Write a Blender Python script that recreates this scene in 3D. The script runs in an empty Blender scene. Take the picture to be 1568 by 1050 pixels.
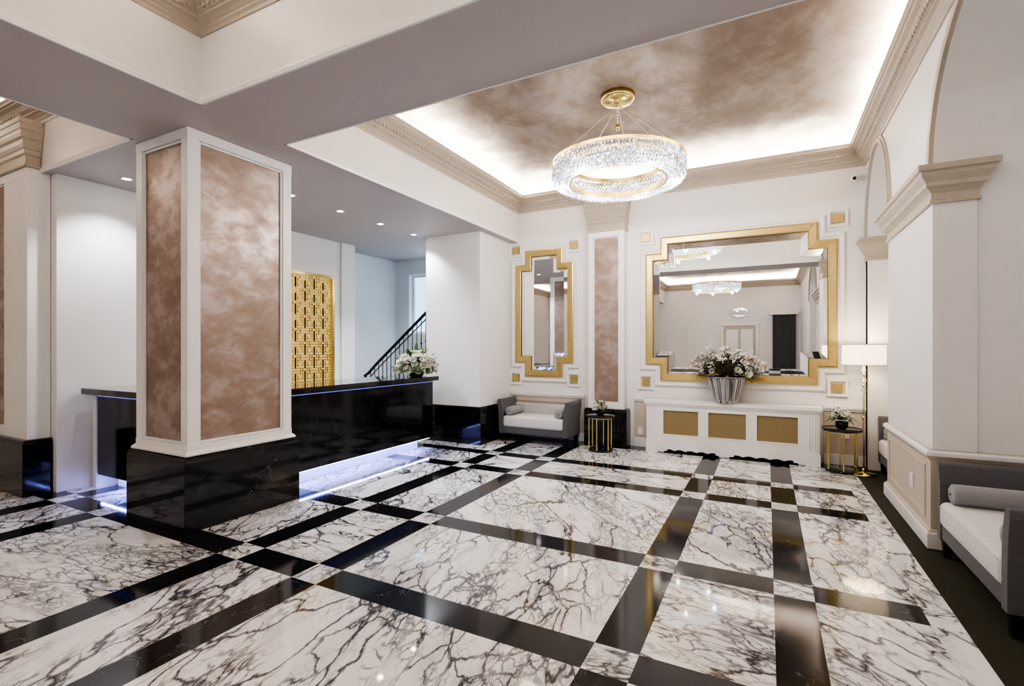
import bpy, bmesh, math, random
from mathutils import Vector, Matrix
random.seed(7)
S = bpy.context.scene
pi = math.pi

# ------------------------------------------------------------------ materials
def newmat(name):
    m = bpy.data.materials.new(name); m.use_nodes = True
    nt = m.node_tree
    return m, nt, nt.nodes['Principled BSDF']
def N(nt, t, **kw):
    n = nt.nodes.new(t)
    for k, v in kw.items(): setattr(n, k, v)
    return n
def ramp(nt, stops, interp='LINEAR'):
    r = N(nt, 'ShaderNodeValToRGB'); cr = r.color_ramp; cr.interpolation = interp
    while len(cr.elements) < len(stops): cr.elements.new(0.5)
    for e, (p, c) in zip(cr.elements, stops):
        e.position = p
        if not hasattr(c, '__len__'): c = (c, c, c)
        e.color = (*c[:3], 1)
    return r
def noise(nt, vec, scale, detail=4, rough=.5, dist=0.0):
    n = N(nt, 'ShaderNodeTexNoise')
    n.inputs['Scale'].default_value = scale; n.inputs['Detail'].default_value = detail
    n.inputs['Roughness'].default_value = rough; n.inputs['Distortion'].default_value = dist
    if vec is not None: nt.links.new(vec, n.inputs['Vector'])
    return n
def simple(name, col, rough=.5, metal=0, var=.06, nscale=6, bump=0, bscale=60, emis=None, estr=0, trans=0, coat=0, sheen=0):
    m, nt, b = newmat(name)
    tc = N(nt, 'ShaderNodeTexCoord')
    n = noise(nt, tc.outputs['Object'], nscale, 5)
    r = ramp(nt, [(.3, [c*(1-var) for c in col]), (.7, [min(1, c*(1+var)) for c in col])])
    nt.links.new(n.outputs['Fac'], r.inputs['Fac']); nt.links.new(r.outputs['Color'], b.inputs['Base Color'])
    b.inputs['Roughness'].default_value = rough; b.inputs['Metallic'].default_value = metal
    b.inputs['Transmission Weight'].default_value = trans
    b.inputs['Coat Weight'].default_value = coat
    b.inputs['Sheen Weight'].default_value = sheen
    if bump:
        n2 = noise(nt, tc.outputs['Object'], bscale, 3)
        bp = N(nt, 'ShaderNodeBump'); bp.inputs['Strength'].default_value = bump; bp.inputs['Distance'].default_value = .01
        nt.links.new(n2.outputs['Fac'], bp.inputs['Height']); nt.links.new(bp.outputs['Normal'], b.inputs['Normal'])
    if emis:
        b.inputs['Emission Color'].default_value = (*emis, 1); b.inputs['Emission Strength'].default_value = estr
    return m

M_WALL = simple('wall_paint', (.80, .79, .785), .55, var=.015, nscale=1.5, bump=.02)
M_BLUE = simple('stairwell_paint', (.70, .76, .80), .6, var=.02, nscale=1.5)
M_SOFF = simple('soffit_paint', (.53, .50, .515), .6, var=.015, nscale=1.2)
M_TRIM = simple('trim_white', (.83, .82, .81), .38, var=.01)
M_CORN = simple('cornice_cream', (.47, .42, .35), .45, var=.06, nscale=20)
M_TAN = simple('wainscot_tan', (.56, .50, .42), .5, var=.03)
M_GOLD = simple('gold_leaf', (.54, .42, .18), .36, .65, var=.12, nscale=25, bump=.05, bscale=90)
M_BRASS = simple('polished_brass', (.72, .59, .26), .2, 1, var=.04)
M_MESH = simple('gold_mesh_panel', (.30, .235, .125), .55, .3, var=.1, nscale=180, bump=.3, bscale=260)
M_MIRROR = simple('mirror_glass', (.92, .93, .93), .0, 1, var=.004)
M_CHROME = simple('chrome', (.82, .82, .83), .12, 1, var=.03)
M_SILVER = simple('silver_pot', (.46, .46, .48), .14, 1, var=.12, nscale=9)
M_BLK = simple('black_lacquer', (.006, .006, .008), .08, 0, var=.2, coat=.5)
M_IRON = simple('wrought_iron', (.02, .02, .022), .4, .5)
M_CHAR = simple('charcoal_fabric', (.115, .115, .125), .85, var=.12, nscale=60, bump=.15, bscale=300, sheen=.15)
M_GREY = simple('grey_fabric', (.29, .29, .305), .8, var=.06, nscale=50, bump=.12, bscale=300, sheen=.2)
M_LGREY = simple('light_grey_fabric', (.50, .50, .51), .8, var=.06, nscale=50, bump=.12, bscale=300, sheen=.2)
M_CREAM = simple('cream_fabric', (.66, .65, .635), .8, var=.05, nscale=50, bump=.15, bscale=220, sheen=.3)
M_CARPET = simple('olive_carpet', (.035, .034, .020), .95, var=.3, nscale=90, bump=.3, bscale=300)
M_PETAL = simple('white_petal', (.88, .87, .80), .55, var=.06, nscale=30)
M_PETAL2 = simple('blush_petal', (.80, .73, .66), .55, var=.08, nscale=30)
M_LEAF = simple('leaf_green', (.07, .14, .035), .5, var=.4, nscale=25)
M_DLEAF = simple('dark_foliage', (.13, .125, .115), .6, var=.4, nscale=25)
M_TWIG = simple('twig_brown', (.12, .08, .05), .7)
M_PLASTIC = simple('white_plastic', (.8, .8, .8), .35, var=.01)
M_DARK = simple('dark_interior', (.015, .014, .013), .7)
M_SHADE = simple('lamp_shade_linen', (.85, .76, .62), .8, var=.03, nscale=80, emis=(1, .82, .56), estr=1.1)
M_LED = simple('led_strip_blue', (.6, .7, 1), .5, emis=(.28, .34, 1.0), estr=34)
M_LEDTOP = simple('led_line_blue', (.1, .1, .3), .5, emis=(.16, .20, 1.0), estr=.6)
M_DLIGHT = simple('downlight_glow', (1, 1, 1), .5, emis=(1, .97, .93), estr=25)
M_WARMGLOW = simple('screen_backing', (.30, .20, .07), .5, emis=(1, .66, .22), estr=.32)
M_WINGLOW = simple('window_daylight', (.6, .75, .9), .2, emis=(.45, .68, .95), estr=1.0)
M_GLASSB = simple('glass_bead', (.95, .95, .95), .03, 0, trans=.85)

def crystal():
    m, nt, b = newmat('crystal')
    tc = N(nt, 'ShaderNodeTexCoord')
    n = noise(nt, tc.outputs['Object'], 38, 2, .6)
    r = ramp(nt, [(.42, .02), (.56, .30), (.68, 2.6)])  # sparkle painted in: random spots of emission stand in for glints
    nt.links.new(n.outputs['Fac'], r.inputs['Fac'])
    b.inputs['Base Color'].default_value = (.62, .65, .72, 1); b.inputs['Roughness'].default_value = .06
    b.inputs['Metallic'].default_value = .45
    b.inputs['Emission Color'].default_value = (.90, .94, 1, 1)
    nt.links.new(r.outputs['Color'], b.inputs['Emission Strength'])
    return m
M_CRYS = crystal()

def stucco(name, c0, c1, c2, metal=.25, rough=.38, sc=2.2, st=(.41, .50, .58)):
    m, nt, b = newmat(name)
    tc = N(nt, 'ShaderNodeTexCoord')
    mp = N(nt, 'ShaderNodeMapping'); mp.inputs['Rotation'].default_value = (.5, .4, .6); mp.inputs['Scale'].default_value = (1, .8, 1.25)
    nt.links.new(tc.outputs['Object'], mp.inputs['Vector'])
    n = noise(nt, mp.outputs['Vector'], sc, 9, .58, .25)
    n2 = noise(nt, mp.outputs['Vector'], sc*3.2, 7, .65, .5)
    mx = N(nt, 'ShaderNodeMath', operation='MULTIPLY_ADD'); mx.inputs[1].default_value = .45
    nt.links.new(n2.outputs['Fac'], mx.inputs[0])
    ml = N(nt, 'ShaderNodeMath', operation='MULTIPLY'); ml.inputs[1].default_value = .55
    nt.links.new(n.outputs['Fac'], ml.inputs[0]); nt.links.new(ml.outputs[0], mx.inputs[2])
    r = ramp(nt, [(st[0], c0), (st[1], c1), (st[2], c2)])
    nt.links.new(mx.outputs[0], r.inputs['Fac']); nt.links.new(r.outputs['Color'], b.inputs['Base Color'])
    rr = ramp(nt, [(.44, rough+.08), (.56, rough-.05)])
    nt.links.new(mx.outputs[0], rr.inputs['Fac']); nt.links.new(rr.outputs['Color'], b.inputs['Roughness'])
    b.inputs['Metallic'].default_value = metal
    bp = N(nt, 'ShaderNodeBump'); bp.inputs['Strength'].default_value = .08; bp.inputs['Distance'].default_value = .01
    nt.links.new(mx.outputs[0], bp.inputs['Height']); nt.links.new(bp.outputs['Normal'], b.inputs['Normal'])
    return m
M_STUC = stucco('bronze_rose_stucco', (.285, .208, .165), (.335, .255, .215), (.425, .352, .325), .40, .42)
M_CEIL = stucco('ceiling_stucco', (.195, .148, .118), (.245, .193, .16), (.315, .262, .232), .25, .45, 1.3)

def marble_white():
    m, nt, b = newmat('arabescato_marble')
    tc = N(nt, 'ShaderNodeTexCoord'); at = N(nt, 'ShaderNodeAttribute', attribute_name='tile')
    add = N(nt, 'ShaderNodeVectorMath', operation='ADD')
    nt.links.new(tc.outputs['Object'], add.inputs[0]); nt.links.new(at.outputs['Vector'], add.inputs[1])
    sx = N(nt, 'ShaderNodeSeparateXYZ'); nt.links.new(at.outputs['Vector'], sx.inputs[0])
    sn = N(nt, 'ShaderNodeMath', operation='SINE'); nt.links.new(sx.outputs['X'], sn.inputs[0])
    sm = N(nt, 'ShaderNodeMath', operation='MULTIPLY_ADD'); sm.inputs[1].default_value = .75; sm.inputs[2].default_value = .6
    nt.links.new(sn.outputs[0], sm.inputs[0])
    vr = N(nt, 'ShaderNodeVectorRotate', rotation_type='Z_AXIS'); nt.links.new(add.outputs[0], vr.inputs['Vector']); nt.links.new(sm.outputs[0], vr.inputs['Angle'])
    mp = N(nt, 'ShaderNodeMapping'); mp.inputs['Scale'].default_value = (.85, 2.0, 1)
    nt.links.new(vr.outputs[0], mp.inputs['Vector'])
    V = mp.outputs['Vector']
    def warp(scale, amt, detail=4):
        n = noise(nt, V, scale, detail, .55)
        s = N(nt, 'ShaderNodeVectorMath', operation='SUBTRACT'); s.inputs[1].default_value = (.5, .5, .5)
        nt.links.new(n.outputs['Color'], s.inputs[0])
        k = N(nt, 'ShaderNodeVectorMath', operation='SCALE'); k.inputs['Scale'].default_value = amt
        nt.links.new(s.outputs[0], k.inputs[0])
        a = N(nt, 'ShaderNodeVectorMath', operation='ADD')
        nt.links.new(V, a.inputs[0]); nt.links.new(k.outputs[0], a.inputs[1])
        return a.outputs[0]
    def vein(vec, scale, w0, w1):
        v = N(nt, 'ShaderNodeTexVoronoi', feature='DISTANCE_TO_EDGE'); v.inputs['Scale'].default_value = scale
        nt.links.new(vec, v.inputs['Vector'])
        r = ramp(nt, [(0, 1), (w0, .85), (w1, 0)])
        nt.links.new(v.outputs['Distance'], r.inputs['Fac'])
        return r.outputs['Color']
    def mul(a, b_):
        n = N(nt, 'ShaderNodeMath', operation='MULTIPLY'); nt.links.new(a, n.inputs[0])
        if isinstance(b_, float): n.inputs[1].default_value = b_
        else: nt.links.new(b_, n.inputs[1])
        return n.outputs[0]
    def mx(a, b_):
        n = N(nt, 'ShaderNodeMath', operation='MAXIMUM'); nt.links.new(a, n.inputs[0]); nt.links.new(b_, n.inputs[1]); return n.outputs[0]
    def mask(scale, lo, hi, off):
        mpp = N(nt, 'ShaderNodeMapping'); mpp.inputs['Location'].default_value = (off, off*1.7, off*.3)
        nt.links.new(V, mpp.inputs['Vector'])
        n = noise(nt, mpp.outputs[0], scale, 3, .6)
        r = ramp(nt, [(lo, 0), (hi, 1)]); nt.links.new(n.outputs['Fac'], r.inputs['Fac']); return r.outputs['Color']
    v1 = mul(vein(warp(1.2, .95, 7), 1.3, .010, .034), mask(1.2, .34, .48, 3.1))
    v2 = mul(vein(warp(2.1, .60, 7), 3.2, .016, .055), mask(.9, .44, .54, 9.2))
    v3 = mul(vein(warp(3.6, .40, 7), 7.5, .03, .10), mask(1.1, .47, .56, 15.7))
    v4 = mul(vein(warp(6.0, .25, 6), 15.0, .04, .13), mask(1.3, .52, .60, 31.3))
    veins = mx(mx(mx(v1, v2), mul(v3, .8)), mul(v4, .6))
    halo = mul(vein(warp(2.1, .60, 7), 3.2, .06, .30), mask(.9, .50, .64, 9.2))
    cloud = mx(mul(mask(1.6, .55, .76, 22.0), .65), mul(halo, .5))
    base = N(nt, 'ShaderNodeMix', data_type='RGBA'); base.inputs['A'].default_value = (.87, .875, .885, 1); base.inputs['B'].default_value = (.40, .385, .44, 1)
    nt.links.new(cloud, base.inputs['Factor'])
    fin = N(nt, 'ShaderNodeMix', data_type='RGBA'); fin.inputs['B'].default_value = (.040, .036, .050, 1)
    nt.links.new(veins, fin.inputs['Factor']); nt.links.new(base.outputs['Result'], fin.inputs['A'])
    nt.links.new(fin.outputs['Result'], b.inputs['Base Color'])
    b.inputs['Roughness'].default_value = .045
    b.inputs['Coat Weight'].default_value = .4; b.inputs['Coat Roughness'].default_value = .03
    return m
def marble_black(name, lo, hi, amt):
    m, nt, b = newmat(name)
    tc = N(nt, 'ShaderNodeTexCoord')
    n = noise(nt, tc.outputs['Object'], 2.5, 5)
    a = N(nt, 'ShaderNodeVectorMath', operation='ADD'); nt.links.new(tc.outputs['Object'], a.inputs[0]); nt.links.new(n.outputs['Color'], a.inputs[1])
    v = N(nt, 'ShaderNodeTexVoronoi', feature='DISTANCE_TO_EDGE'); v.inputs['Scale'].default_value = 3.3
    nt.links.new(a.outputs[0], v.inputs['Vector'])
    r = ramp(nt, [(0, 1), (.012, 0)]); nt.links.new(v.outputs['Distance'], r.inputs['Fac'])
    n2 = noise(nt, tc.outputs['Object'], 3, 3); r2 = ramp(nt, [(lo, 0), (hi, amt)]); nt.links.new(n2.outputs['Fac'], r2.inputs['Fac'])
    mu = N(nt, 'ShaderNodeMath', operation='MULTIPLY'); nt.links.new(r.outputs['Color'], mu.inputs[0]); nt.links.new(r2.outputs['Color'], mu.inputs[1])
    fin = N(nt, 'ShaderNodeMix', data_type='RGBA'); fin.inputs['A'].default_value = (.008, .008, .010, 1); fin.inputs['B'].default_value = (.40, .39, .38, 1)
    nt.links.new(mu.outputs[0], fin.inputs['Factor']); nt.links.new(fin.outputs['Result'], b.inputs['Base Color'])
    b.inputs['Roughness'].default_value = .08
    return m
M_MW = marble_white(); M_MB = marble_black('nero_marquina_marble', .50, .66, .42); M_MC = marble_black('counter_black_marble', .50, .70, .16)

# ------------------------------------------------------------------ mesh builder
class MB:
    def __init__(s, name): s.name = name; s.v = []; s.f = []; s.mi = []; s.sm = []; s.mats = []
    def mid(s, m):
        if m not in s.mats: s.mats.append(m)
        return s.mats.index(m)
    def add(s, vs, fs, mat, smooth=False, M=None):
        o = len(s.v); k = s.mid(mat)
        for p in vs:
            p = Vector(p); s.v.append(tuple(M @ p) if M else tuple(p))
        for f in fs: s.f.append([i+o for i in f]); s.mi.append(k); s.sm.append(smooth)
    def box(s, x0, x1, y0, y1, z0, z1, mat, M=None):
        vs = [(x, y, z) for z in (z0, z1) for y in (y0, y1) for x in (x0, x1)]
        s.add(vs, [(0, 2, 3, 1), (4, 5, 7, 6), (0, 1, 5, 4), (2, 6, 7, 3), (0, 4, 6, 2), (1, 3, 7, 5)], mat, M=M)
    def rbox(s, x0, x1, y0, y1, z0, z1, r, mat, M=None, seg=4):
        bm = bmesh.new(); bmesh.ops.create_cube(bm, size=1)
        for v in bm.verts: v.co = Vector(((x0+x1)/2+v.co.x*(x1-x0), (y0+y1)/2+v.co.y*(y1-y0), (z0+z1)/2+v.co.z*(z1-z0)))
        bmesh.ops.bevel(bm, geom=bm.edges[:], offset=r, segments=seg, affect='EDGES', profile=.5)
        bm.verts.ensure_lookup_table(); bm.verts.index_update()
        s.add([v.co.copy() for v in bm.verts], [[v.index for v in f.verts] for f in bm.faces], mat, True, M); bm.free()
    def lathe(s, c, prof, mat, n=32, smooth=True, M=None, wave=None):
        """revolve profile. closed profile (first==last) = torus-like, no caps;
        profile with r=0 at one end is left open at the other; otherwise both ends capped"""
        vs = []; fs = []
        for j, (r, z) in enumerate(prof):
            for i in range(n):
                a = 2*pi*i/n; rr = r*(1+(wave[1]*math.cos(wave[0]*a) if wave else 0))
                vs.append((c[0]+rr*math.cos(a), c[1]+rr*math.sin(a), c[2]+z))
        for j in range(len(prof)-1):
            for i in range(n):
                k = (i+1) % n; fs.append((j*n+i, j*n+k, (j+1)*n+k, (j+1)*n+i))
        if prof[0] != prof[-1] and prof[0][0] > 1e-4 and prof[-1][0] > 1e-4:
            fs.append(list(range(n))[::-1]); fs.append([(len(prof)-1)*n+i for i in range(n)])
        s.add(vs, fs, mat, smooth, M)
    def tube(s, pts, r, mat, n=8, M=None):
        vs = []; fs = []; pts = [Vector(p) for p in pts]
        for i, p in enumerate(pts):
            t = (pts[min(i+1, len(pts)-1)]-pts[max(i-1, 0)]).normalized()
            up = Vector((0, 0, 1)) if abs(t.z) < .95 else Vector((1, 0, 0))
            a = t.cross(up).normalized(); b = t.cross(a)
            rr = r[i] if isinstance(r, (list, tuple)) else r
            for k in range(n):
                w = 2*pi*k/n; vs.append(p+a*rr*math.cos(w)+b*rr*math.sin(w))
        for i in range(len(pts)-1):
            for k in range(n):
                l = (k+1) % n; fs.append((i*n+k, i*n+l, (i+1)*n+l, (i+1)*n+k))
        fs.append(list(range(n))); fs.append([(len(pts)-1)*n+k for k in range(n)][::-1])
        s.add(vs, fs, mat, True, M)
    def ring(s, x0, x1, y0, y1, prof, mat, close=False):
        vs = []; fs = []
        for o, z in prof: vs += [(x0-o, y0-o, z), (x1+o, y0-o, z), (x1+o, y1+o, z), (x0-o, y1+o, z)]
        for j in range(len(prof)-1):
            for i in range(4):
                k = (i+1) % 4; fs.append((j*4+i, j*4+k, (j+1)*4+k, (j+1)*4+i))
        if close: fs.append((3, 2, 1, 0)); L = (len(prof)-1)*4; fs.append((L, L+1, L+2, L+3))
        s.add(vs, fs, mat)
    def prism(s, poly, axis, a0, a1, mat, M=None):
        n = len(poly)
        def P(p, a):
            if axis == 'x': return (a, p[0], p[1])
            if axis == 'y': return (p[0], a, p[1])
            return (p[0], p[1], a)
        vs = [P(p, a0) for p in poly]+[P(p, a1) for p in poly]
        fs = [list(range(n)), [n+i for i in range(n)][::-1]]
        for i in range(n): k = (i+1) % n; fs.append((i, n+i, n+k, k))
        s.add(vs, fs, mat, M=M)
    def build(s, bevel=0, loc=(0, 0, 0), rotz=0, tiles=None):
        me = bpy.data.meshes.new(s.name); me.from_pydata(s.v, [], s.f); me.update()
        for m in s.mats: me.materials.append(m)
        me.polygons.foreach_set('material_index', s.mi); me.polygons.foreach_set('use_smooth', s.sm)
        bm = bmesh.new(); bm.from_mesh(me)
        if tiles is None: bmesh.ops.recalc_face_normals(bm, faces=bm.faces[:])
        bm.to_mesh(me); bm.free()
        if tiles:
            at = me.attributes.new('tile', 'FLOAT_VECTOR', 'FACE')
            at.data.foreach_set('vector', [c for t in tiles for c in t])
        o = bpy.data.objects.new(s.name, me); S.collection.objects.link(o)
        o.location = loc; o.rotation_euler = (0, 0, rotz)
        if bevel:
            b = o.modifiers.new('bevel', 'BEVEL'); b.width = bevel; b.segments = 2; b.limit_method = 'ANGLE'; b.angle_limit = .7
        return o
def dup(o, name, loc, rotz=None):
    c = o.copy(); c.name = name; c.location = loc
    if rotz is not None: c.rotation_euler = (0, 0, rotz)
    S.collection.objects.link(c); return c

# ------------------------------------------------------------------ room constants
BY = 8.05; RX = 1.18; NX = 2.05; RY = -6.2; LX = -9.5
ZS = 3.52; ZC = 4.50; ZT = 4.62
TX0 = -4.05; TY0 = 3.14

# floor -----------------------------------------------------------------
xs = [LX-.2, -8.6, -6.73, -6.48, -5.87, -5.62, -3.80, -3.56, -2.95, -2.71, -.83, -.59, .04, .27, .84, 1.0]
xb = {2, 4, 6, 8, 10, 12}
ys = [RY-.2, -5.2, -4.2, -3.96, -2.4, -2.16, -1.3, -1.06, .40, .64, 2.34, 2.58, 3.62, 3.86, 5.53, 5.77, 6.40, 6.62, 7.72, 9.0]
yb = {2, 4, 6, 8, 10, 12, 14, 16}
fl = MB('floor'); tiles = []
for i in range(len(xs)-1):
    for j in range(len(ys)-1):
        blk = ((i in xb) != (j in yb))
        if i == len(xs)-2: blk = False
        if j == len(ys)-2: blk = True
        fl.add([(xs[i], ys[j], 0), (xs[i+1], ys[j], 0), (xs[i+1], ys[j+1], 0), (xs[i], ys[j+1], 0)], [(0, 1, 2, 3)], M_MB if blk else M_MW)
        tiles.append((random.uniform(-30, 30), random.uniform(-30, 30), random.uniform(-30, 30)))
fl.add([(1.0, RY-.2, 0), (NX+.2, RY-.2, 0), (NX+.2, 9, 0), (1.0, 9, 0)], [(0, 1, 2, 3)], M_CARPET); tiles.append((0, 0, 0))
fl.build(tiles=tiles)

# walls -----------------------------------------------------------------
w = MB('wall_back')
w.box(-4.2, NX+.2, BY, BY+.2, 0, ZT, M_WALL)
w.build()
w = MB('wall_block_left')
w.box(-5.3, -4.2, 6.95, BY+.2, 0, ZS, M_WALL)
w.build(.004)
w = MB('baseboard_block')
w.ring(-5.3, -4.2, 6.95, BY-.002, [(0, .002), (.035, .002), (.035, .58), (.03, .60), (.018, .62), (0, .62)], M_MB)
w.build()
w = MB('wall_reception')
w.box(-7.15, -6.95, 2.5, 6.88, 0, ZS, M_WALL)
w.box(-6.95, -6.90, 6.55, 6.879, 0, ZS-.002, M_WALL)
w.build(.004)
w = MB('wall_stairwell')
w.box(-7.6, -7.4, 6.88, 8.8, 0, ZS, M_BLUE)
w.box(-7.4, -7.15, 6.80, 6.88, 0, ZS, M_BLUE)
w.box(-7.4, -7.02, 8.6, 8.8, 0, ZS, M_BLUE); w.box(-6.42, -5.3, 8.6, 8.8, 0, ZS, M_BLUE)
w.box(-7.02, -6.42, 8.6, 8.8, 0, 1.9, M_BLUE); w.box(-7.02, -6.42, 8.6, 8.8, 3.2, ZS, M_BLUE)
w.box(-5.3, -5.2, BY+.2, 8.8, 0, ZS, M_BLUE)
w.build()
w = MB('window_1')
w.box(-7.02, -6.42, 8.76, 8.79, 1.9, 3.2, M_WINGLOW)
for x in (-7.02, -6.47): w.box(x, x+.05, 8.72, 8.76, 1.9, 3.2, M_TRIM)
for z in (1.9, 3.15): w.box(-7.02, -6.42, 8.715, 8.761, z, z+.05, M_TRIM)
w.build()
w = MB('wall_pier_left')
w.box(LX-.2, -7.15, 2.5, 2.7, 0, ZS, M_WALL); w.build()
w = MB('wall_left'); w.box(LX-.2, LX, RY-.2, 2.5, 0, ZT, M_WALL); w.build()
w = MB('wall_front'); w.box(LX-.2, NX+.2, RY-.2, RY, 0, ZT, M_WALL); w.build()

def arch(yc, hw, zs, rise, n=24):
    return [(yc-hw*math.cos(pi*i/n), zs+rise*math.sin(pi*i/n)) for i in range(n+1)]
arches = [(-.6, 1.25, 3.05, 1.0), (3.84, 1.2, 3.05, .99), (7.26, .68, 3.05, .98)]
poly = [(RY, 0)]
for (yc, hw, zs, ri) in arches:
    poly.append((yc-hw, 0)); poly += arch(yc, hw, zs, ri, 48); poly.append((yc+hw, 0))
poly += [(BY, 0), (BY, ZT), (RY, ZT)]
w = MB('wall_right'); w.prism(poly, 'x', RX, NX, M_WALL); w.build()
w = MB('wall_niche'); w.box(NX, NX+.2, RY-.2, BY+.2, 0, ZT, M_WALL); w.build()
t = MB('trim_arches')
for (yc, hw, zs, ri) in arches:
    a = arch(yc, hw, zs, ri, 48); b = arch(yc, hw+.05, zs, ri+.05, 48); c = arch(yc, hw+.085, zs, ri+.08, 48)
    vs = []; n = len(a)
    loops = [(a, 0.0), (a, .03), (b, .035), (b, .02), (c, .02), (c, 0)]
    for L, d in loops: vs += [(RX-d, p[0], min(p[1], 4.07)) for p in L]
    fs = [(j*n+i, j*n+i+1, (j+1)*n+i+1, (j+1)*n+i) for j in range(len(loops)-1) for i in range(n-1)]
    t.add(vs, fs, M_CORN)
t.build()
CAPR = [(0, 2.74), (.02, 2.74), (.02, 2.765), (.01, 2.77), (.01, 2.82), (.03, 2.85), (.05, 2.87), (.055, 2.90), (.085, 2.95), (.09, 2.98), (.11, 2.985), (.11, 3.03), (.0, 3.045)]
def pier(name, y0, y1):
    p = MB(name)
    p.box(RX-.012, RX+.26, y0-.03, y1+.03, .79, 2.745, M_WALL)
    p.ring(RX-.013, RX+.261, y0-.031, y1+.031, CAPR, M_CORN, True)
    p.ring(RX, NX-.02, y0, y1, [(0, .002), (.045, .002), (.045, .13), (.035, .15), (.022, .155), (.022, .70), (.035, .715), (.05, .74), (.05, .765), (.03, .79), (0, .79)], M_TAN, True)
    p.ring(RX, NX-.02, y0, y1, [(.04, .735), (.056, .742), (.056, .77), (.04, .785)], M_TRIM)
    p.ring(RX, NX-.02, y0, y1, [(.046, .003), (.05, .01), (.05, .125), (.03, .15)], M_TRIM)
    for ya, yb_ in ((y0+.1, y1-.1),):
        for (a, b, c, d) in ((ya, yb_, .22, .24), (ya, yb_, .63, .65), (ya, ya+.02, .241, .629), (yb_-.02, yb_, .241, .629)):
            p.box(RX-.034, RX-.02, a, b, c, d, M_TAN)
    for (a, b, c, d) in ((RX+.1, NX-.1, .22, .24), (RX+.1, NX-.1, .63, .65), (RX+.1, RX+.12, .241, .629)):
        p.box(a, b, y0-.034, y0-.02, c, d, M_TAN)
    return p.build(.003)
pier('trim_pier_1', 5.04, 6.58)
pier('trim_pier_2', .65, 2.64)
p = MB('trim_pier_3')
p.box(RX+.0, RX+.30, 7.86, 8.045, .0, 2.745, M_WALL)
p.ring(RX-.001, RX+.301, 7.859, 8.046, CAPR, M_CORN, True)
p.build(.003)

# ceilings --------------------------------------------------------------
c = MB('ceiling')
c.box(TX0, RX, TY0, BY, ZC, ZC+.1, M_CEIL)
c.box(-3.98, RX, RY, 2.33, ZC, ZC+.1, M_CEIL)
c.box(LX, -5.2, RY, 2.42, ZC, ZC+.1, M_CEIL)
c.build()
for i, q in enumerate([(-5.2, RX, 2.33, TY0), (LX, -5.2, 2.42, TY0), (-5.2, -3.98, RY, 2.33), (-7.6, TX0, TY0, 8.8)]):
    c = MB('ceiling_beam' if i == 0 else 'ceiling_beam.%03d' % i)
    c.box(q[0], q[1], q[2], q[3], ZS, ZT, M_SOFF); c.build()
COVE = {1: 17, 2: 18, 3: 15}
def tray(idx, x0, x1, y0, y1, faces):
    f = MB('trim_tray_%d' % idx)
    pr = [(0, ZS-.004), (.016, ZS-.004), (.022, ZS+.02), (.016, ZS+.045), (.006, ZS+.05), (.006, 4.06), (0, 4.06)]
    for k in faces:
        if k == 'w': f.prism([(x0+a, b) for a, b in pr], 'y', y0, y1, M_TRIM)
        if k == 'e': f.prism([(x1-a, b) for a, b in pr], 'y', y0, y1, M_TRIM)
        if k == 's': f.prism([(y0+a, b) for a, b in pr], 'x', x0, x1, M_TRIM)
        if k == 'n': f.prism([(y1-a, b) for a, b in pr], 'x', x0, x1, M_TRIM)
    f.build()
    g = MB('trim_cornice_%d' % idx)
    P = [(0, 4.045), (.015, 4.045), (.02, 4.07), (.035, 4.085), (.035, 4.10), (.06, 4.125), (.085, 4.135), (.085, 4.155), (.10, 4.16), (.105, 4.20), (.13, 4.225), (.165, 4.24), (.17, 4.25), (.19, 4.255), (.19, 4.285), (.20, 4.29), (.20, 4.31), (.18, 4.31), (.18, 4.27), (0, 4.27)]
    g.ring(x0, x1, y0, y1, [(-a, b) for a, b in P], M_CORN)
    st = .06
    def dent(xa, ya, xb_, yb_):
        g.box(min(xa, xb_), max(xa, xb_), min(ya, yb_), max(ya, yb_), 4.165, 4.195, M_CORN)
    k = x0+.14
    while k < x1-.14:
        dent(k, y0+.10, k+.03, y0+.118); dent(k, y1-.118, k+.03, y1-.10); k += st
    k = y0+.14
    while k < y1-.14:
        dent(x0+.10, k, x0+.118, k+.03); dent(x1-.118, k, x1-.10, k+.03); k += st
    g.build()
    for i, (cx, cy, L, rot) in enumerate([((x0+x1)/2, y0+.09, x1-x0-.3, 0), ((x0+x1)/2, y1-.09, x1-x0-.3, 0), (x0+.09, (y0+y1)/2, y1-y0-.3, pi/2), (x1-.09, (y0+y1)/2, y1-y0-.3, pi/2)]):
        l = bpy.data.lights.new('cove_light', 'AREA'); l.shape = 'RECTANGLE'; l.size = L; l.size_y = .05
        l.energy = COVE[idx]*L; l.color = (1, .915, .79)
        o = bpy.data.objects.new('cove_light_%d_%d' % (idx, i), l); S.collection.objects.link(o)
        o.location = (cx, cy, 4.285); o.rotation_euler = (pi, 0, rot)
tray(1, TX0, RX, TY0, BY, 'ws')
tray(2, -3.98, RX, RY, 2.33, 'nw')
tray(3, LX, -5.2, RY, 2.42, 'ne')

t = MB('trim_wainscot')
for a, b in ((-4.16, -2.76), (-1.92, -1.72), (.70, RX-.002)):
    t.box(a, b, BY-.018, BY-.001, .0, .76, M_TAN)
    t.box(a, b, BY-.05, BY-.001, .76, .80, M_TRIM); t.box(a, b, BY-.035, BY-.001, .73, .76, M_TRIM)
    t.box(a, b, BY-.035, BY-.001, .0, .14, M_TRIM)
    if b-a > .5:
        for (e, f, g, h) in ((a+.1, b-.1, .22, .24), (a+.1, b-.1, .64, .66), (a+.1, a+.12, .24, .64), (b-.12, b-.1, .24, .64)):
            t.box(e, f, BY-.03, BY-.015, g, h, M_TAN)
t.build(.003)

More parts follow.
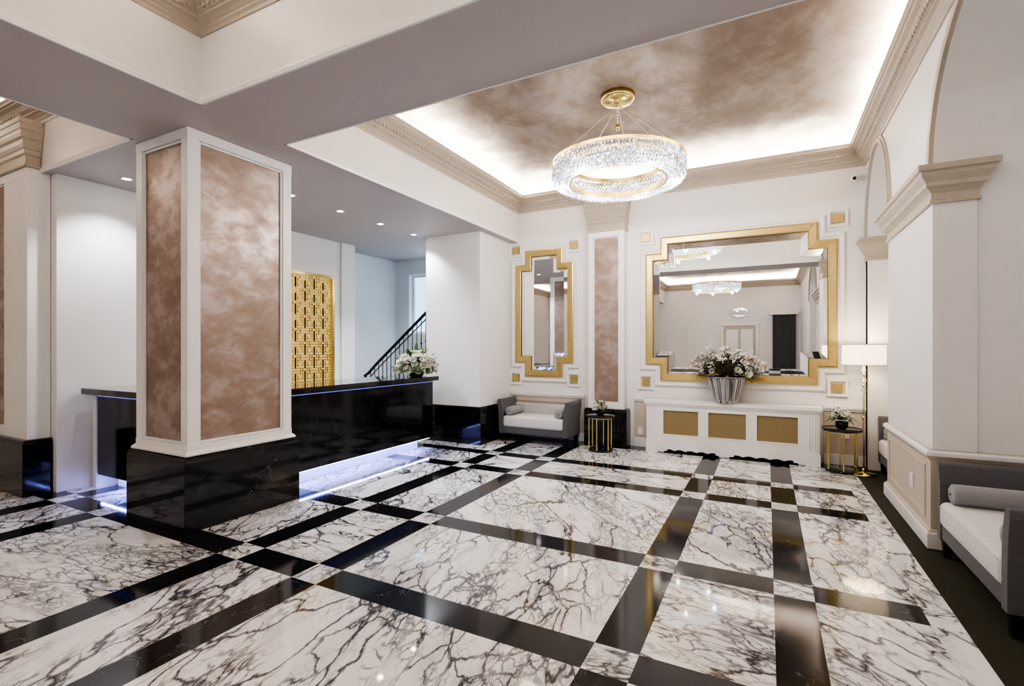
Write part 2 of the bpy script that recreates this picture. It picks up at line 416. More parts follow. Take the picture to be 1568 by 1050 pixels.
# ------------------------------------------------------------------ column
def column():
    c = MB('column')
    X0, X1, Y0, Y1 = -5.29, -4.46, 2.49, 3.54
    c.ring(X0, X1, Y0, Y1, [(.055, .002), (.055, .60), (.045, .625), (.045, .645), (.0, .65)], M_MB, True)
    c.box(X0+.03, X1-.03, Y0+.03, Y1-.03, .65, ZS-.003, M_STUC)
    W = .10
    for x in (X0, X1-W):
        for y in (Y0, Y1-W):
            c.box(x, x+W, y, y+W, .65, ZS-.003, M_TRIM)
    c.box(X0-.003, X1+.003, Y0-.003, Y1+.003, .652, .75, M_TRIM)
    c.box(X0-.003, X1+.003, Y0-.003, Y1+.003, ZS-.09, ZS-.002, M_TRIM)
    c.ring(X0, X1, Y0, Y1, [(0.004, .653), (.028, .653), (.033, .67), (.015, .69), (0.004, .70)], M_TRIM)
    za, zb = .752, ZS-.092
    for y in (Y0+.012, Y1-.03):
        for (a, b, d, e) in ((X0+W, X0+W+.02, za, zb), (X1-W-.02, X1-W, za, zb), (X0+W+.02, X1-W-.02, za, za+.02), (X0+W+.02, X1-W-.02, zb-.02, zb)):
            c.box(a, b, y, y+.018, d, e, M_TRIM)
    for x in (X0+.012, X1-.03):
        for (a, b, d, e) in ((Y0+W, Y0+W+.02, za, zb), (Y1-W-.02, Y1-W, za, zb), (Y0+W+.02, Y1-W-.02, za, za+.02), (Y0+W+.02, Y1-W-.02, zb-.02, zb)):
            c.box(x, x+.018, a, b, d, e, M_TRIM)
    c.build(.003)
column()

def pilaster(name, x0, x1, y0, yw, ywt, capz0, capz1, W=.085, sc=.85):
    """yw = wall plane for the shaft, ywt = wall plane for the capital"""
    c = MB(name)
    def clampbox(f, lim):
        k = len(c.v); f(); c.v[k:] = [(x, min(y, lim), z) for x, y, z in c.v[k:]]
    clampbox(lambda: c.ring(x0, x1, y0, yw, [(.055, .002), (.055, .56), (.045, .585), (.045, .60), (0, .605)], M_MB, True), yw)
    c.box(x0+.02, x1-.02, y0+.025, yw-.001, .6, capz0, M_STUC)
    for a, b in ((x0, x0+W), (x1-W, x1)): c.box(a, b, y0, yw-.002, .6, capz0, M_TRIM)
    c.box(x0-.003, x1+.003, y0-.003, yw-.003, .603, .70, M_TRIM); c.box(x0-.003, x1+.003, y0-.003, yw-.003, capz0-.09, capz0-.001, M_TRIM)
    za, zb = .702, capz0-.092
    for (a, b, d, e) in ((x0+W, x0+W+.015, za, zb), (x1-W-.015, x1-W, za, zb), (x0+W+.015, x1-W-.015, za, za+.015), (x0+W+.015, x1-W-.015, zb-.015, zb)):
        c.box(a, b, y0+.012, y0+.03, d, e, M_TRIM)
    h = capz1-capz0
    pr = [(0, 0), (.03, 0), (.035, .05), (.02, .07), (.02, .24), (.04, .27), (.04, .36), (.05, .38), (.06, .46), (.06, .56), (.08, .60), (.09, .68), (.09, .74), (.10, .76), (.10, .88), (.11, .90), (.11, 1), (0, 1)]
    pr = [(a*sc, capz0+b*h) for a, b in pr]
    clampbox(lambda: c.ring(x0, x1, y0, ywt, pr, M_CORN, True), ywt)
    return c.build(.003)
pilaster('trim_pilaster_1', -2.64, -2.04, BY-.20, BY-.001, BY-.001, 3.50, 4.04, sc=.6)
pilaster('trim_pilaster_2', -8.75, -7.08, 2.30, 2.498, 2.41, 3.55, 4.04, W=.60)

# ------------------------------------------------------------------ mirrors
def mirror(xc, zc, a, b, cc, e, name):
    m = MB(name); Y = BY-.002
    def loop(w_, y):
        A, B, C, E = a-w_, b-w_, cc-w_, e-w_
        return [(xc+p, y, zc+q) for p, q in [(-A, -B), (-C, -B), (-C, -E), (C, -E), (C, -B), (A, -B), (A, B), (C, B), (C, E), (-C, E), (-C, B), (-A, B)]]
    def band(L, mat):
        vs = []; fs = []
        for w_, y in L: vs += loop(w_, y)
        for j in range(len(L)-1):
            for i in range(12): k = (i+1) % 12; fs.append((j*12+i, j*12+k, (j+1)*12+k, (j+1)*12+i))
        m.add(vs, fs, mat)
    band([(-.09, Y), (-.09, Y-.02), (-.07, Y-.035), (-.045, Y-.03), (-.03, Y-.02), (0, Y-.02)], M_TRIM)
    band([(0, Y-.02), (0, Y-.045), (.02, Y-.055), (.10, Y-.05), (.115, Y-.035)], M_GOLD)
    bw = .10 if a > .8 else .06
    band([(.115, Y-.022), (.115+bw, Y-.034), (.12+bw, Y-.034)], M_MIRROR)
    band([(.115+bw, Y-.036), (.119+bw, Y-.036)], M_CHROME)
    m.add(loop(.12+bw, Y-.034), [list(range(12))], M_MIRROR)
    for sx in (-1, 1):
        for sz in (-1, 1):
            X, Z = xc+sx*a, zc+sz*(e+.03); s_ = .06
            m.box(X-s_, X+s_, Y-.035, Y, Z-s_, Z+s_, M_GOLD)
            q = .085; r = .12
            for (p0, p1, q0, q1) in ((-r, r, -r, -q), (-r, r, q, r), (-r, -q, -q, q), (q, r, -q, q)):
                m.box(X+p0, X+p1, Y-.028, Y, Z+q0, Z+q1, M_TRIM)
    return m.build()
mirror(-.435, 2.21, 1.295, .88, 1.065, 1.13, 'wall_mirror')
mirror(-3.52, 2.21, .56, .88, .36, 1.13, 'wall_mirror.001')

# ------------------------------------------------------------------ reception counter
def counter():
    c = MB('reception_counter')
    c.box(-5.45, -4.76, 3.66, 6.42, .17, 1.07, M_MC)
    c.box(-5.40, -4.94, 3.68, 6.26, .0, .17, M_TRIM)
    c.box(-4.80, -4.78, 3.68, 6.36, .160, .169, M_LED)
    c.box(-5.50, -4.70, 3.63, 6.50, 1.075, 1.14, M_BLK)
    c.box(-4.759, -4.750, 3.68, 6.40, 1.052, 1.062, M_LEDTOP)
    for y in (4.35, 5.04, 5.73): c.box(-4.7605, -4.757, y, y+.006, .17, 1.05, M_IRON)
    c.box(-6.72, -5.36, 2.78, 3.32, .17, 1.07, M_MC)
    c.box(-6.68, -5.38, 2.96, 3.28, .0, .17, M_TRIM)
    c.box(-6.70, -5.38, 2.80, 2.82, .160, .169, M_LED)
    c.box(-6.90, -5.36, 2.70, 3.36, 1.075, 1.14, M_BLK)
    c.box(-6.70, -5.38, 2.771, 2.779, 1.052, 1.062, M_LEDTOP)
    c.box(-6.88, -6.80, 2.80, 3.30, .0, 1.07, M_TRIM)
    c.box(-6.735, -6.721, 2.82, 2.835, .17, 1.07, M_LEDTOP)
    c.build(.004)
counter()

def screen():
    s = MB('decorative_screen'); X = -6.945
    y0, y1, z0, z1 = 4.75, 6.36, .98, 2.87
    s.box(X, X+.01, y0, y1, z0, z1, M_WARMGLOW)
    for (a, b, c_, d) in ((y0, y1, z0, z0+.05), (y0, y1, z1-.05, z1), (y0, y0+.05, z0+.05, z1-.05), (y1-.05, y1, z0+.05, z1-.05)):
        s.box(X, X+.07, a, b, c_, d, M_BRASS)
    for (a, b, c_, d) in ((y0-.09, y1+.09, z1, z1+.09), (y0-.09, y0, z0, z1), (y1, y1+.09, z0, z1)):
        s.box(X, X+.05, a, b, c_, d, M_TRIM)
    # repeating key lattice of interlocking bars
    n = 32; dy = (y1-y0-.1)/n; m = 40; dz = (z1-z0-.1)/m; yA = y0+.05; zA = z0+.05; t = .0055
    def seg(i0, j0, i1, j1):
        s.box(X+.035, X+.055, yA+min(i0, i1)*dy-t, yA+max(i0, i1)*dy+t, zA+min(j0, j1)*dz-t, zA+max(j0, j1)*dz+t, M_BRASS)
    for I in range(0, n, 4):
        for J in range(0, m, 5):
            fl_ = ((I//4+J//5) % 2 == 0)
            pts_ = [((0, 0), (0, 3)), ((0, 3), (3, 3)), ((3, 3), (3, 1)), ((3, 1), (1, 1)), ((1, 1), (1, 2)), ((0, 0), (4, 0)), ((4, 0), (4, 4)), ((2, 3), (2, 5)), ((0, 4), (2, 4)), ((3, 4), (4, 4)), ((3, 4), (3, 5))]
            for (a0, b0), (a1, b1) in pts_:
                if not fl_: a0, a1 = 4-a0, 4-a1
                seg(I+a0, J+b0, I+a1, min(J+b1, m))
    s.build()
screen()

# staircase + railing -----------------------------------------------------
st = MB('staircase'); x = -7.25; nst = 9; run = .215; rise = .172
for i in range(nst):
    st.box(x+i*run, -5.32, 7.55, 8.59, i*rise, (i+1)*rise-.03, M_TRIM)
    st.box(x+i*run-.025, -5.32, 7.52, 8.59, (i+1)*rise-.03, (i+1)*rise, M_MB)
st.build()
r = MB('stair_railing'); Yr = 7.60
pts = [(-7.36, Yr, 1.02), (-7.25, Yr, 1.08)]
for i in range(1, 10): pts.append((-7.25+run*i, Yr, 1.10+rise*i))
r.tube(pts, .028, M_IRON, 8)
r.tube([(p[0], Yr, p[2]-.12) for p in pts[1:]], .01, M_IRON, 6)
for i in range(nst):
    for q in (.25, .75):
        xx = x+(i+q)*run; zb = (i+1)*rise+.001; zt = 1.08+rise*(i+q)
        r.tube([(xx, Yr, zb), (xx, Yr, zt)], .008, M_IRON, 6)
        r.lathe((xx, Yr, (zb+zt)/2), [(.0, -.05), (.018, 0), (.0, .05)], M_IRON, 8)
r.tube([(-7.33, Yr, 0), (-7.33, Yr, 1.05)], .022, M_IRON, 8)
r.build()

# ------------------------------------------------------------------ radiator cover
def radiator():
    c = MB('radiator_cover'); X0, X1, YF, YB = -1.66, .63, 7.74, 8.0
    c.box(X0-.03, X1+.03, YF-.03, YB, .745, .79, M_TRIM)
    c.ring(X0, X1, YF, YB-.03, [(0, .70), (.012, .71), (.018, .73), (.025, .745)], M_TRIM)
    c.box(X0+.02, X1-.02, YF+.035, YB, .02, .74, M_DARK)
    c.box(X0, X0+.03, YF+.001, YB, .0, .744, M_TRIM); c.box(X1-.03, X1, YF+.001, YB, 0, .744, M_TRIM)
    W = (X1-X0); end = .24; mid = .11; pw = (W-2*end-2*mid)/3
    c.box(X0, X0+end, YF, YF+.03, .26, .743, M_TRIM); c.box(X1-end, X1, YF, YF+.03, .26, .743, M_TRIM)
    for i in range(3):
        a = X0+end+i*(pw+mid)
        if i < 2: c.box(a+pw, a+pw+mid, YF, YF+.03, .27, .66, M_TRIM)
        c.box(a, a+pw, YF+.014, YF+.03, .27, .66, M_MESH)
        for (p, q, u, v) in ((a, a+pw, .27, .285), (a, a+pw, .645, .66), (a, a+.015, .285, .645), (a+pw-.015, a+pw, .285, .645)):
            c.box(p, q, YF-.006, YF+.029, u, v, M_TRIM)
    c.box(X0+end, X1-end, YF, YF+.03, .66, .743, M_TRIM); c.box(X0+end, X1-end, YF, YF+.03, .26, .27, M_TRIM)
    for a in (X0, X1-.16):
        for k in range(4): c.box(a+.03+k*.032, a+.045+k*.032, YF-.008, YF, .20, .68, M_TRIM)
        c.box(a-.008, a+.168, YF-.014, YF+.03, 0, .16, M_TRIM)
    n = 160; cuts = [(-1.40, -.62), (-.48, .38)]; low = []
    for i in range(n+1):
        xx = X0+W*i/n; z = .004
        for a, b in cuts:
            if a < xx < b:
                u = (xx-a)/(b-a)
                z = .035+.02*abs(math.sin(u*pi*5)) if .06 < u < .94 else .025
        low.append((xx, z))
    c.prism([(X0, .26)]+low+[(X1, .26)], 'y', YF, YF+.028, M_TRIM)
    c.build(.0)
radiator()

# ------------------------------------------------------------------ upholstered benches
def frust(x, y, r0, r1, z0, z1):
    vs = [(x+a*r0, y+b*r0, z0) for a, b in ((-1, -1), (1, -1), (1, 1), (-1, 1))]+[(x+a*r1, y+b*r1, z1) for a, b in ((-1, -1), (1, -1), (1, 1), (-1, 1))]
    return vs, [(3, 2, 1, 0), (4, 5, 6, 7), (0, 1, 5, 4), (1, 2, 6, 5), (2, 3, 7, 6), (3, 0, 4, 7)]
def bench():
    b = MB('upholstered_bench'); L = .64; D = .60
    b.rbox(-L+.03, L-.03, -D/2+.02, D/2, .14, .27, .015, M_CHAR)
    b.rbox(-L+.09, L-.09, -D/2, D/2-.06, .25, .44, .045, M_CREAM)
    b.tube([(-L+.12, -D/2+.004, .40), (L-.12, -D/2+.004, .40)], .006, M_LGREY, 6)
    b.rbox(-L+.06, L-.06, D/2-.07, D/2, .22, .61, .025, M_LGREY)
    for s in (-1, 1):
        pr = [(L-.095, .14), (L-.015, .14), (L-.012, .40), (L+.0, .56), (L+.02, .67), (L+.01, .70), (L-.02, .71), (L-.05, .70), (L-.085, .56), (L-.09, .42)]
        b.prism([(s*x, z) for x, z in pr], 'y', -D/2+.01, D/2+.0, M_CHAR)
        b.tube([(s*(L-.017), -D/2+.012, .69), (s*(L-.017), D/2, .69)], .032, M_CHAR, 12)
        R = .075; cx = s*(L-.18); cz = .44+R
        Mx = Matrix.Translation((cx, -.02, cz)) @ Matrix.Rotation(pi/2, 4, 'X')
        b.lathe((0, 0, 0), [(0.0, -.23), (R*.75, -.232), (R*.97, -.222), (R, -.20), (R, .20), (R*.97, .222), (R*.75, .232), (0, .23)], M_GREY, 24, M=Mx)
        b.lathe((0, 0, 0), [(R*1.02, -.205), (R*1.03, -.20), (R*1.02, -.195), (R*1.0, -.2), (R*1.02, -.205)], M_LGREY, 24, M=Mx)
        b.lathe((0, 0, 0), [(0, .2305), (.012, .236), (.0, .244)], M_CHAR, 12, M=Mx)
        for y in (-D/2+.06, D/2-.06):
            b.add(*frust(s*(L-.06), y, .022, .032, 0, .139), M_IRON)
    return b
bo = bench().build(.006, loc=(-3.46, 7.68, 0))
dup(bo, 'upholstered_bench.001', (1.46, 4.27, 0), -pi/2)
dup(bo, 'upholstered_bench.002', (1.56, 7.21, 0), -pi/2).scale = (.92, 1, 1)

# ------------------------------------------------------------------ side tables
def side_table(loc):
    t = MB('side_table')
    t.lathe((0, 0, 0), [(.0, .525), (.215, .525), (.225, .53), (.225, .555), (.215, .56), (.215, .55), (0, .55)], M_BLK, 40)
    t.lathe((0, 0, 0), [(.17, .505), (.185, .505), (.185, .5245), (.17, .5245), (.17, .505)], M_BRASS, 40)
    t.lathe((0, 0, 0), [(.0, 0), (.185, 0), (.19, .01), (.19, .025), (.18, .03), (0, .03)], M_BLK, 40)
    for i in range(6):
        a = 2*pi*(i+.5)/6; x, y = .175*math.cos(a), .175*math.sin(a)
        t.box(x-.009, x+.009, y-.009, y+.009, .03, .51, M_BRASS)
    return t.build(.002, loc=loc)
ta = side_table((-2.30, 7.42, 0)); tb = dup(ta, 'side_table.001', (.86, 7.62, 0))

# ------------------------------------------------------------------ flowers
def patch_petal(mb, M, k, T, a, wdt, mat):
    vs = []; fs = []; nu, nv = 4, 4
    for j in range(nv+1):
        v = j/nv; t = v*T
        for i in range(nu+1):
            u = i/nu*2-1
            ww = wdt*math.sin(min(1, .25+v*.9)*pi*.62)
            rad = k*math.sin(t)*(1+.06*abs(u)); up = k*(1-math.cos(t))*.9-.03*k*u*u
            an = a+u*ww
            vs.append((rad*math.cos(an), rad*math.sin(an), up))
    for j in range(nv):
        for i in range(nu):
            p = j*(nu+1)+i; fs.append((p, p+1, p+nu+2, p+nu+1))
    mb.add(vs, fs, mat, True, M)
def blossom(mb, c, r, n, mat, rnd):
    q = Vector(n).to_track_quat('Z', 'Y').to_matrix().to_4x4()
    M = Matrix.Translation(c) @ q @ Matrix.Translation((0, 0, -r*.4))
    for (num, k, T, wd) in ((5, 1.0, 1.55, .85), (5, .78, 1.75, .8), (4, .52, 2.0, .9), (3, .32, 2.2, 1.1)):
        off = rnd.random()*6
        for i in range(num): patch_petal(mb, M, r*k, T*rnd.uniform(.92, 1.08), off+i*2*pi/num, wd, mat)
def leaf(mb, base, d, L, W, mat, droop=.3):
    d = Vector(d).normalized(); up = Vector((0, 0, 1)); s = d.cross(up)
    if s.length < .05: s = Vector((1, 0, 0))
    s.normalize(); n = s.cross(d); vs = []; fs = []
    for j in range(6):
        v = j/5; w_ = W*max(0, math.sin(v*pi))**.8*(1-.25*v)+.0006
        c = Vector(base)+d*L*v-Vector((0, 0, 1))*droop*L*v*v
        vs += [c-s*w_+n*w_*.25, c, c+s*w_+n*w_*.25]
    for j in range(5):
        for i in range(2): p = j*3+i; fs.append((p, p+1, p+4, p+3))
    mb.add(vs, fs, mat, True)
def sph_dir(rnd, zmin):
    z = rnd.uniform(zmin, 1); a = rnd.uniform(0, 2*pi); r_ = math.sqrt(max(0, 1-z*z))
    return Vector((r_*math.cos(a), r_*math.sin(a), z))
def arrangement(name, loc, rx, rz, nb, br, nl, ll, pot, matp, seed, zc, leafmat=M_LEAF):
    rnd = random.Random(seed); m = MB(name); pot(m)
    C = Vector((0, 0, zc)); dirs = []
    for i in range(nb*40):
        d = sph_dir(rnd, -.15)
        if all((d-e).length > 1.9/math.sqrt(nb)*.92 for e in dirs): dirs.append(d)
        if len(dirs) >= nb: break
    for d in dirs:
        p = C+Vector((d.x*rx, d.y*rx, d.z*rz)); blossom(m, p, br*rnd.uniform(.8, 1.15), d+Vector((0, 0, .3)), rnd.choice(matp), rnd)
        m.tube([C-Vector((0, 0, rz*.3)), p], .004, M_LEAF, 5)
    for i in range(nl):
        d = sph_dir(rnd, -.2); b_ = C+Vector((d.x*rx*.55, d.y*rx*.55, d.z*rz*.6)); leaf(m, b_, d+Vector((0, 0, .1)), ll*rnd.uniform(.7, 1.2), ll*.17, leafmat, rnd.uniform(.1, .5))
    m.v = [(x, y, max(z, .003)) for x, y, z in m.v]
    return m.build(loc=loc)
def bowl(r, h, mat):
    return lambda m: m.lathe((0, 0, 0), [(0, .003), (r*.72, .003), (r*.8, h*.1), (r*.98, h*.6), (r, h), (r*.93, h), (r*.9, h*.7), (0, h*.6)], mat, 32)
arrangement('counter_flower_arrangement', (-4.98, 6.28, 1.141), .29, .24, 66, .068, 80, .26, bowl(.13, .10, M_LEAF), [M_PETAL], 5, .14)
arrangement('potted_flowers', (-2.30, 7.42, .5515), .09, .085, 18, .040, 26, .12, bowl(.07, .08, M_BLK), [M_PETAL, M_PETAL, M_PETAL2], 8, .12)
arrangement('potted_flowers.001', (.86, 7.62, .5515), .10, .09, 22, .044, 30, .13, bowl(.075, .09, M_BLK), [M_PETAL], 9, .14)
def bigvase():
    rnd = random.Random(21); m = MB('flower_vase')
    m.lathe((0, 0, 0), [(0, .002), (.155, .002), (.16, .01), (.175, .06), (.25, .37), (.26, .385), (.25, .39), (.235, .37), (.16, .10), (0, .08)], M_SILVER, 96, True, None, (12, .04))
    C = Vector((0, 0, .38)); m.lathe((0, 0, .30), [(.20, 0), (.0, .04)], M_DLEAF, 24)
    for i in range(96):
        d = sph_dir(rnd, .02); p = C+Vector((d.x*.48, d.y*.20, d.z*.38+.02))
        k = rnd.uniform(.72, 1.14); p = C+(p-C)*k
        mid_ = C*.6+p*.4+Vector((0, 0, .05)); m.tube([C-Vector((0, 0, .06)), mid_, p], .003, M_TWIG, 5)
        if i % 5 < 3: blossom(m, p, rnd.uniform(.032, .052), d+Vector((0, -.5, .3)), rnd.choice([M_PETAL, M_PETAL, M_PETAL2]), rnd)
        else:
            for k in range(9):
                q = p+Vector((rnd.gauss(0, .03), rnd.gauss(0, .03), rnd.gauss(0, .03))); m.lathe(tuple(q), [(0, -.012), (.011, -.004), (.011, .005), (0, .012)], M_PETAL if rnd.random() < .6 else M_PETAL2, 8)
    for i in range(150):
        d = sph_dir(rnd, -.1); b_ = C+Vector((d.x*.28, d.y*.12, d.z*.18)); leaf(m, b_, d, rnd.uniform(.12, .26), .020, M_DLEAF if rnd.random() < .7 else M_LEAF, rnd.uniform(0, .5))
    m.v = [(x, min(y, .15), z) for x, y, z in m.v]
    m.build(loc=(-.53, 7.83, .791))
bigvase()

# ------------------------------------------------------------------ chandelier
def chandelier():
    c = MB('chandelier'); R0, R1 = .745, .55
    c.lathe((0, 0, 0), [(R0-.02, .0), (R0+.012, 0), (R0+.012, .035), (R0-.02, .035), (R0-.02, 0)], M_BRASS, 96, False)
    c.lathe((0, 0, 0), [(R1-.02, -.01), (R1+.01, -.01), (R1+.01, .03), (R1-.02, .03), (R1-.02, -.01)], M_BRASS, 96, False)
    c.lathe((0, 0, 0), [(R1-.012, -.20), (R1+.0, -.20), (R1+.0, -.14), (R1-.012, -.14), (R1-.012, -.20)], M_BRASS, 96, False)
    for i in range(12):
        a = 2*pi*i/12; d = Vector((math.cos(a), math.sin(a), 0))
        c.tube([d*R1+Vector((0, 0, .012)), d*R0+Vector((0, 0, .012))], .008, M_BRASS, 6)
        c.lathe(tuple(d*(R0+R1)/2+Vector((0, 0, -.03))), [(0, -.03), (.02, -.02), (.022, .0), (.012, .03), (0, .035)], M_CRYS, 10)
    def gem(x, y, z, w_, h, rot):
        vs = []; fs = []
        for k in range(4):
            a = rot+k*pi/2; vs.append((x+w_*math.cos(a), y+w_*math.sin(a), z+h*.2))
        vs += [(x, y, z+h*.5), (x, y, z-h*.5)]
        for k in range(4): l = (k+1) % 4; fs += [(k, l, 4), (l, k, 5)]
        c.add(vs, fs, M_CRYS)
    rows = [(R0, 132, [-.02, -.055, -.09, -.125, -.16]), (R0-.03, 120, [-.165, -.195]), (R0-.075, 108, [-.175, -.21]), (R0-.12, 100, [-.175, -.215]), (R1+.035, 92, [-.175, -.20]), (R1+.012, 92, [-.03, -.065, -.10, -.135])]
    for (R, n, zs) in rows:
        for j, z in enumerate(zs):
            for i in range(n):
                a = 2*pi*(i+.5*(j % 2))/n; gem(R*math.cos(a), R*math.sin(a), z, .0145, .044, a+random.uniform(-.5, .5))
    c.tube([(0, 0, .68), (0, 0, .798)], .012, M_BRASS, 8)
    c.lathe((0, 0, .45), [(0, -.05), (.02, -.045), (.028, -.01), (.02, .02), (.008, .03), (0, .03)], M_BRASS, 16)
    c.tube([(0, 0, .45), (0, 0, .72)], .004, M_CHROME, 6)
    for i in range(6):
        a = 2*pi*(i+.5)/6; d = Vector((math.cos(a), math.sin(a), 0))
        c.tube([Vector((0, 0, .70)), d*(R0-.01)+Vector((0, 0, .035))], .0028, M_CHROME, 5)
    for k in range(7): c.lathe((0, 0, .44+k*.035), [(0, -.012), (.012, 0), (0, .012)], M_CRYS, 8)
    c.lathe((0, 0, 0), [(0, .70), (.05, .705), (.155, .72), (.19, .745), (.195, .76), (.195, .799), (0, .799)], M_BRASS, 48)
    return c
CH = (-1.53, 5.6, 3.70)
co = chandelier().build(loc=CH)
CH2 = (-1.5, -1.7, 3.70)
dup(co, 'chandelier.001', CH2)
def point(name, loc, e, col, r=.04):
    l = bpy.data.lights.new(name, 'POINT'); l.energy = e; l.color = col; l.shadow_soft_size = r
    o = bpy.data.objects.new(name, l); o.location = loc; S.collection.objects.link(o); return o
for q, C in enumerate((CH, CH2)):
    for i in range(6):
        a = 2*pi*(i+.25)/6; rr = .65
        point('chandelier_bulb_%d_%d' % (q, i), (C[0]+rr*math.cos(a), C[1]+rr*math.sin(a), C[2]-.26), 19 if q == 0 else 12, (1, .97, .95), .03)

# ------------------------------------------------------------------ floor lamp
def lamp():
    m = MB('floor_lamp')
    m.lathe((0, 0, 0), [(0, 0), (.13, 0), (.135, .01), (.13, .02), (.03, .03), (.015, .05), (0, .05)], M_BRASS, 32)
    m.tube([(0, 0, .04), (0, 0, 1.45)], .009, M_BRASS, 10)
    for z, r_ in ((.06, .022), (.72, .02), (1.06, .03), (1.13, .022), (1.19, .034), (1.26, .022), (1.32, .028)):
        m.lathe((0, 0, z), [(0, -.035), (r_*.7, -.022), (r_, 0), (r_*.7, .022), (0, .035)], M_GLASSB if z > 1 else M_BRASS, 14)
    m.lathe((0, 0, 0), [(.232, 1.38), (.226, 1.64), (.222, 1.64), (.228, 1.38), (.232, 1.38)], M_SHADE, 48)
    for z, r_ in ((1.38, .234), (1.633, .229)): m.lathe((0, 0, z), [(r_, 0), (r_, .008), (r_-.01, .008), (r_-.01, 0), (r_, 0)], M_CREAM, 48, False)
    for k in range(3):
        a = k*2*pi/3; m.tube([(0, 0, 1.45), (.226*math.cos(a), .226*math.sin(a), 1.40)], .003, M_BRASS, 5)
    m.lathe((0, 0, 1.47), [(0, 0), (.02, 0), (.032, .04), (.028, .07), (0, .09)], M_DLIGHT, 16)
    m.build(loc=(1.08, 7.52, 0))
lamp()
point('floor_lamp_bulb', (1.08, 7.52, 1.61), 8, (1, .80, .55), .03)

# ------------------------------------------------------------------ downlights
dl = [(-6.47, 2.95), (-5.33, 4.22), (-5.33, 5.03), (-5.33, 5.84), (-5.33, 6.65), (-5.65, 8.2)]  # last entry is an added fitting, hidden behind the wall block, brightening the stairwell
for i, (x, y) in enumerate(dl):
    m = MB('downlight' if i == 0 else 'downlight.%03d' % i)
    m.lathe((0, 0, 0), [(.042, -.001), (.042, -.006), (.06, -.008), (.066, -.001), (.042, -.001)], M_TRIM, 24)
    m.lathe((0, 0, 0), [(0, -.003), (.042, -.003)], M_DLIGHT, 24)
    m.build(loc=(x, y, ZS))
    l = bpy.data.lights.new('downlight_spot', 'SPOT'); l.energy = 75 if i < 5 else 110; l.color = (.90, .94, 1) if i not in (0,) else (.97, .97, 1)
    l.spot_size = 2.0; l.spot_blend = .7; l.shadow_soft_size = .04
    o = bpy.data.objects.new('downlight_spot_%d' % i, l); o.location = (x, y, ZS-.02); S.collection.objects.link(o)

m = MB('security_camera'); m.box(1.0, 1.07, 7.97, 8.045, 3.86, 3.92, M_PLASTIC)
m.lathe((0, 0, 0), [(0, 0), (.03, 0), (.033, .02), (.033, .12), (0, .12)], M_PLASTIC, 20, M=Matrix.Translation((1.03, 7.98, 3.87)) @ Matrix.Rotation(pi*.58, 4, 'X'))
m.lathe((0, 0, 0), [(0, .1205), (.022, .121)], M_BLK, 20, M=Matrix.Translation((1.03, 7.98, 3.87)) @ Matrix.Rotation(pi*.58, 4, 'X'))
m.build(.003)
def outlet(name, cx, cy, cz, axis):
    m = MB(name)
    if axis == 'y': m.box(cx-.04, cx+.04, cy-.012, cy, cz-.06, cz+.06, M_PLASTIC); m.box(cx-.02, cx+.02, cy-.015, cy-.012, cz-.035, cz+.035, M_TRIM)
    else: m.box(cx-.012, cx, cy-.04, cy+.04, cz-.06, cz+.06, M_PLASTIC); m.box(cx-.015, cx-.012, cy-.02, cy+.02, cz-.035, cz+.035, M_TRIM)
    m.build(.002)
outlet('wall_outlet', RX-.0235, 5.55, .42, 'x'); outlet('wall_outlet.001', .95, BY-.019, .42, 'y'); outlet('wall_outlet.002', -1.82, BY-.019, .25, 'y')

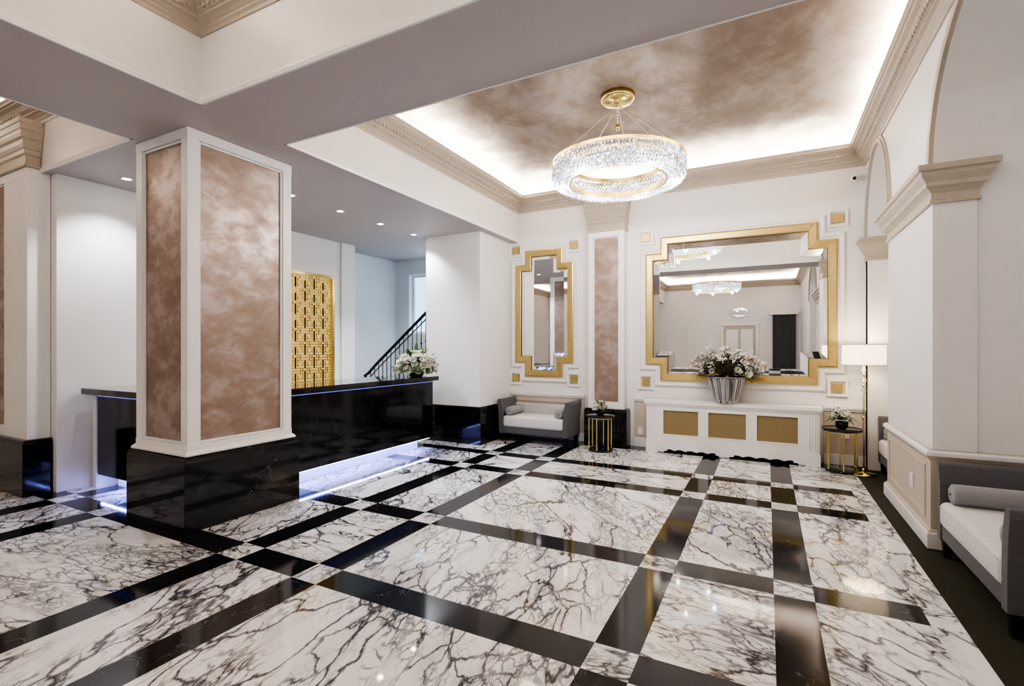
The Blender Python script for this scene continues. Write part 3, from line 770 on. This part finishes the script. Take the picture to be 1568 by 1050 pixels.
# ------------------------------------------------------------------ rear of the lobby (seen in mirrors)
d = MB('door_1')
d.box(-1.7, -1.6, RY+.001, RY+.06, 0, 2.5, M_TRIM); d.box(-.4, -.3, RY+.001, RY+.06, 0, 2.5, M_TRIM); d.box(-1.75, -.25, RY+.001, RY+.08, 2.5, 2.62, M_TRIM)
d.box(-1.6, -.4, RY+.001, RY+.03, 0, 2.5, M_TAN)
for x0 in (-1.5, -.95):
    for z0, z1 in ((.2, 1.0), (1.15, 2.35)): d.box(x0, x0+.45, RY+.03, RY+.045, z0, z1, M_TRIM)
d.build(.004)
o = MB('oval_mirror'); Mx = Matrix.Translation((-1.0, RY+.001, 3.05)) @ Matrix.Rotation(-pi/2, 4, 'X') @ Matrix.Scale(1.6, 4, (1, 0, 0))
o.lathe((0, 0, 0), [(.24, 0), (.24, .03), (.20, .04), (.19, .02), (.19, 0), (.24, 0)], M_TRIM, 48, M=Mx)
o.lathe((0, 0, 0), [(0, .02), (.195, .02)], M_MIRROR, 48, M=Mx); o.build()
cu = MB('curtain'); pts = []
for i in range(81): pts.append((.2+.8*i/80, RY+.12+.04*math.sin(i*.9)))
vs = [(x, y, z) for z in (0.02, 2.9) for x, y in pts]; n = len(pts)
cu.add(vs, [(i, i+1, n+i+1, n+i) for i in range(n-1)], M_CHAR, True)
cu.box(.1, 1.1, RY+.02, RY+.25, 2.9, 3.05, M_TRIM); cu.build()
t = MB('trim_front'); t.box(LX, RX, RY, RY+.04, .76, .80, M_TRIM); t.box(LX, RX, RY, RY+.02, 2.72, 2.76, M_TRIM); t.box(LX, RX, RY, RY+.03, 0, .14, M_TRIM)
for xx in (-3.9, -2.75):
    for (a, b, c_, d_) in ((xx, xx+.9, .95, .98), (xx, xx+.9, 2.55, 2.58), (xx, xx+.03, .98, 2.55), (xx+.87, xx+.9, .98, 2.55)):
        t.box(a, b, RY, RY+.02, c_, d_, M_TRIM)
t.build()

# ------------------------------------------------------------------ world, camera
wd = bpy.data.worlds.new('world'); S.world = wd; wd.use_nodes = True
wd.node_tree.nodes['Background'].inputs[0].default_value = (.6, .65, .75, 1); wd.node_tree.nodes['Background'].inputs[1].default_value = .3
cam = bpy.data.cameras.new('camera'); co_ = bpy.data.objects.new('camera', cam); S.collection.objects.link(co_)
cam.sensor_width = 36; cam.lens = 36*753/1568; cam.shift_y = 7/1568; cam.clip_start = .05
co_.location = (0, 0, 1.6); co_.rotation_euler = (pi/2, 0, math.radians(27.4))
S.camera = co_
S.view_settings.view_transform = 'AgX'
try: S.view_settings.look = 'AgX - High Contrast'
except Exception: pass
S.view_settings.exposure = 0.7
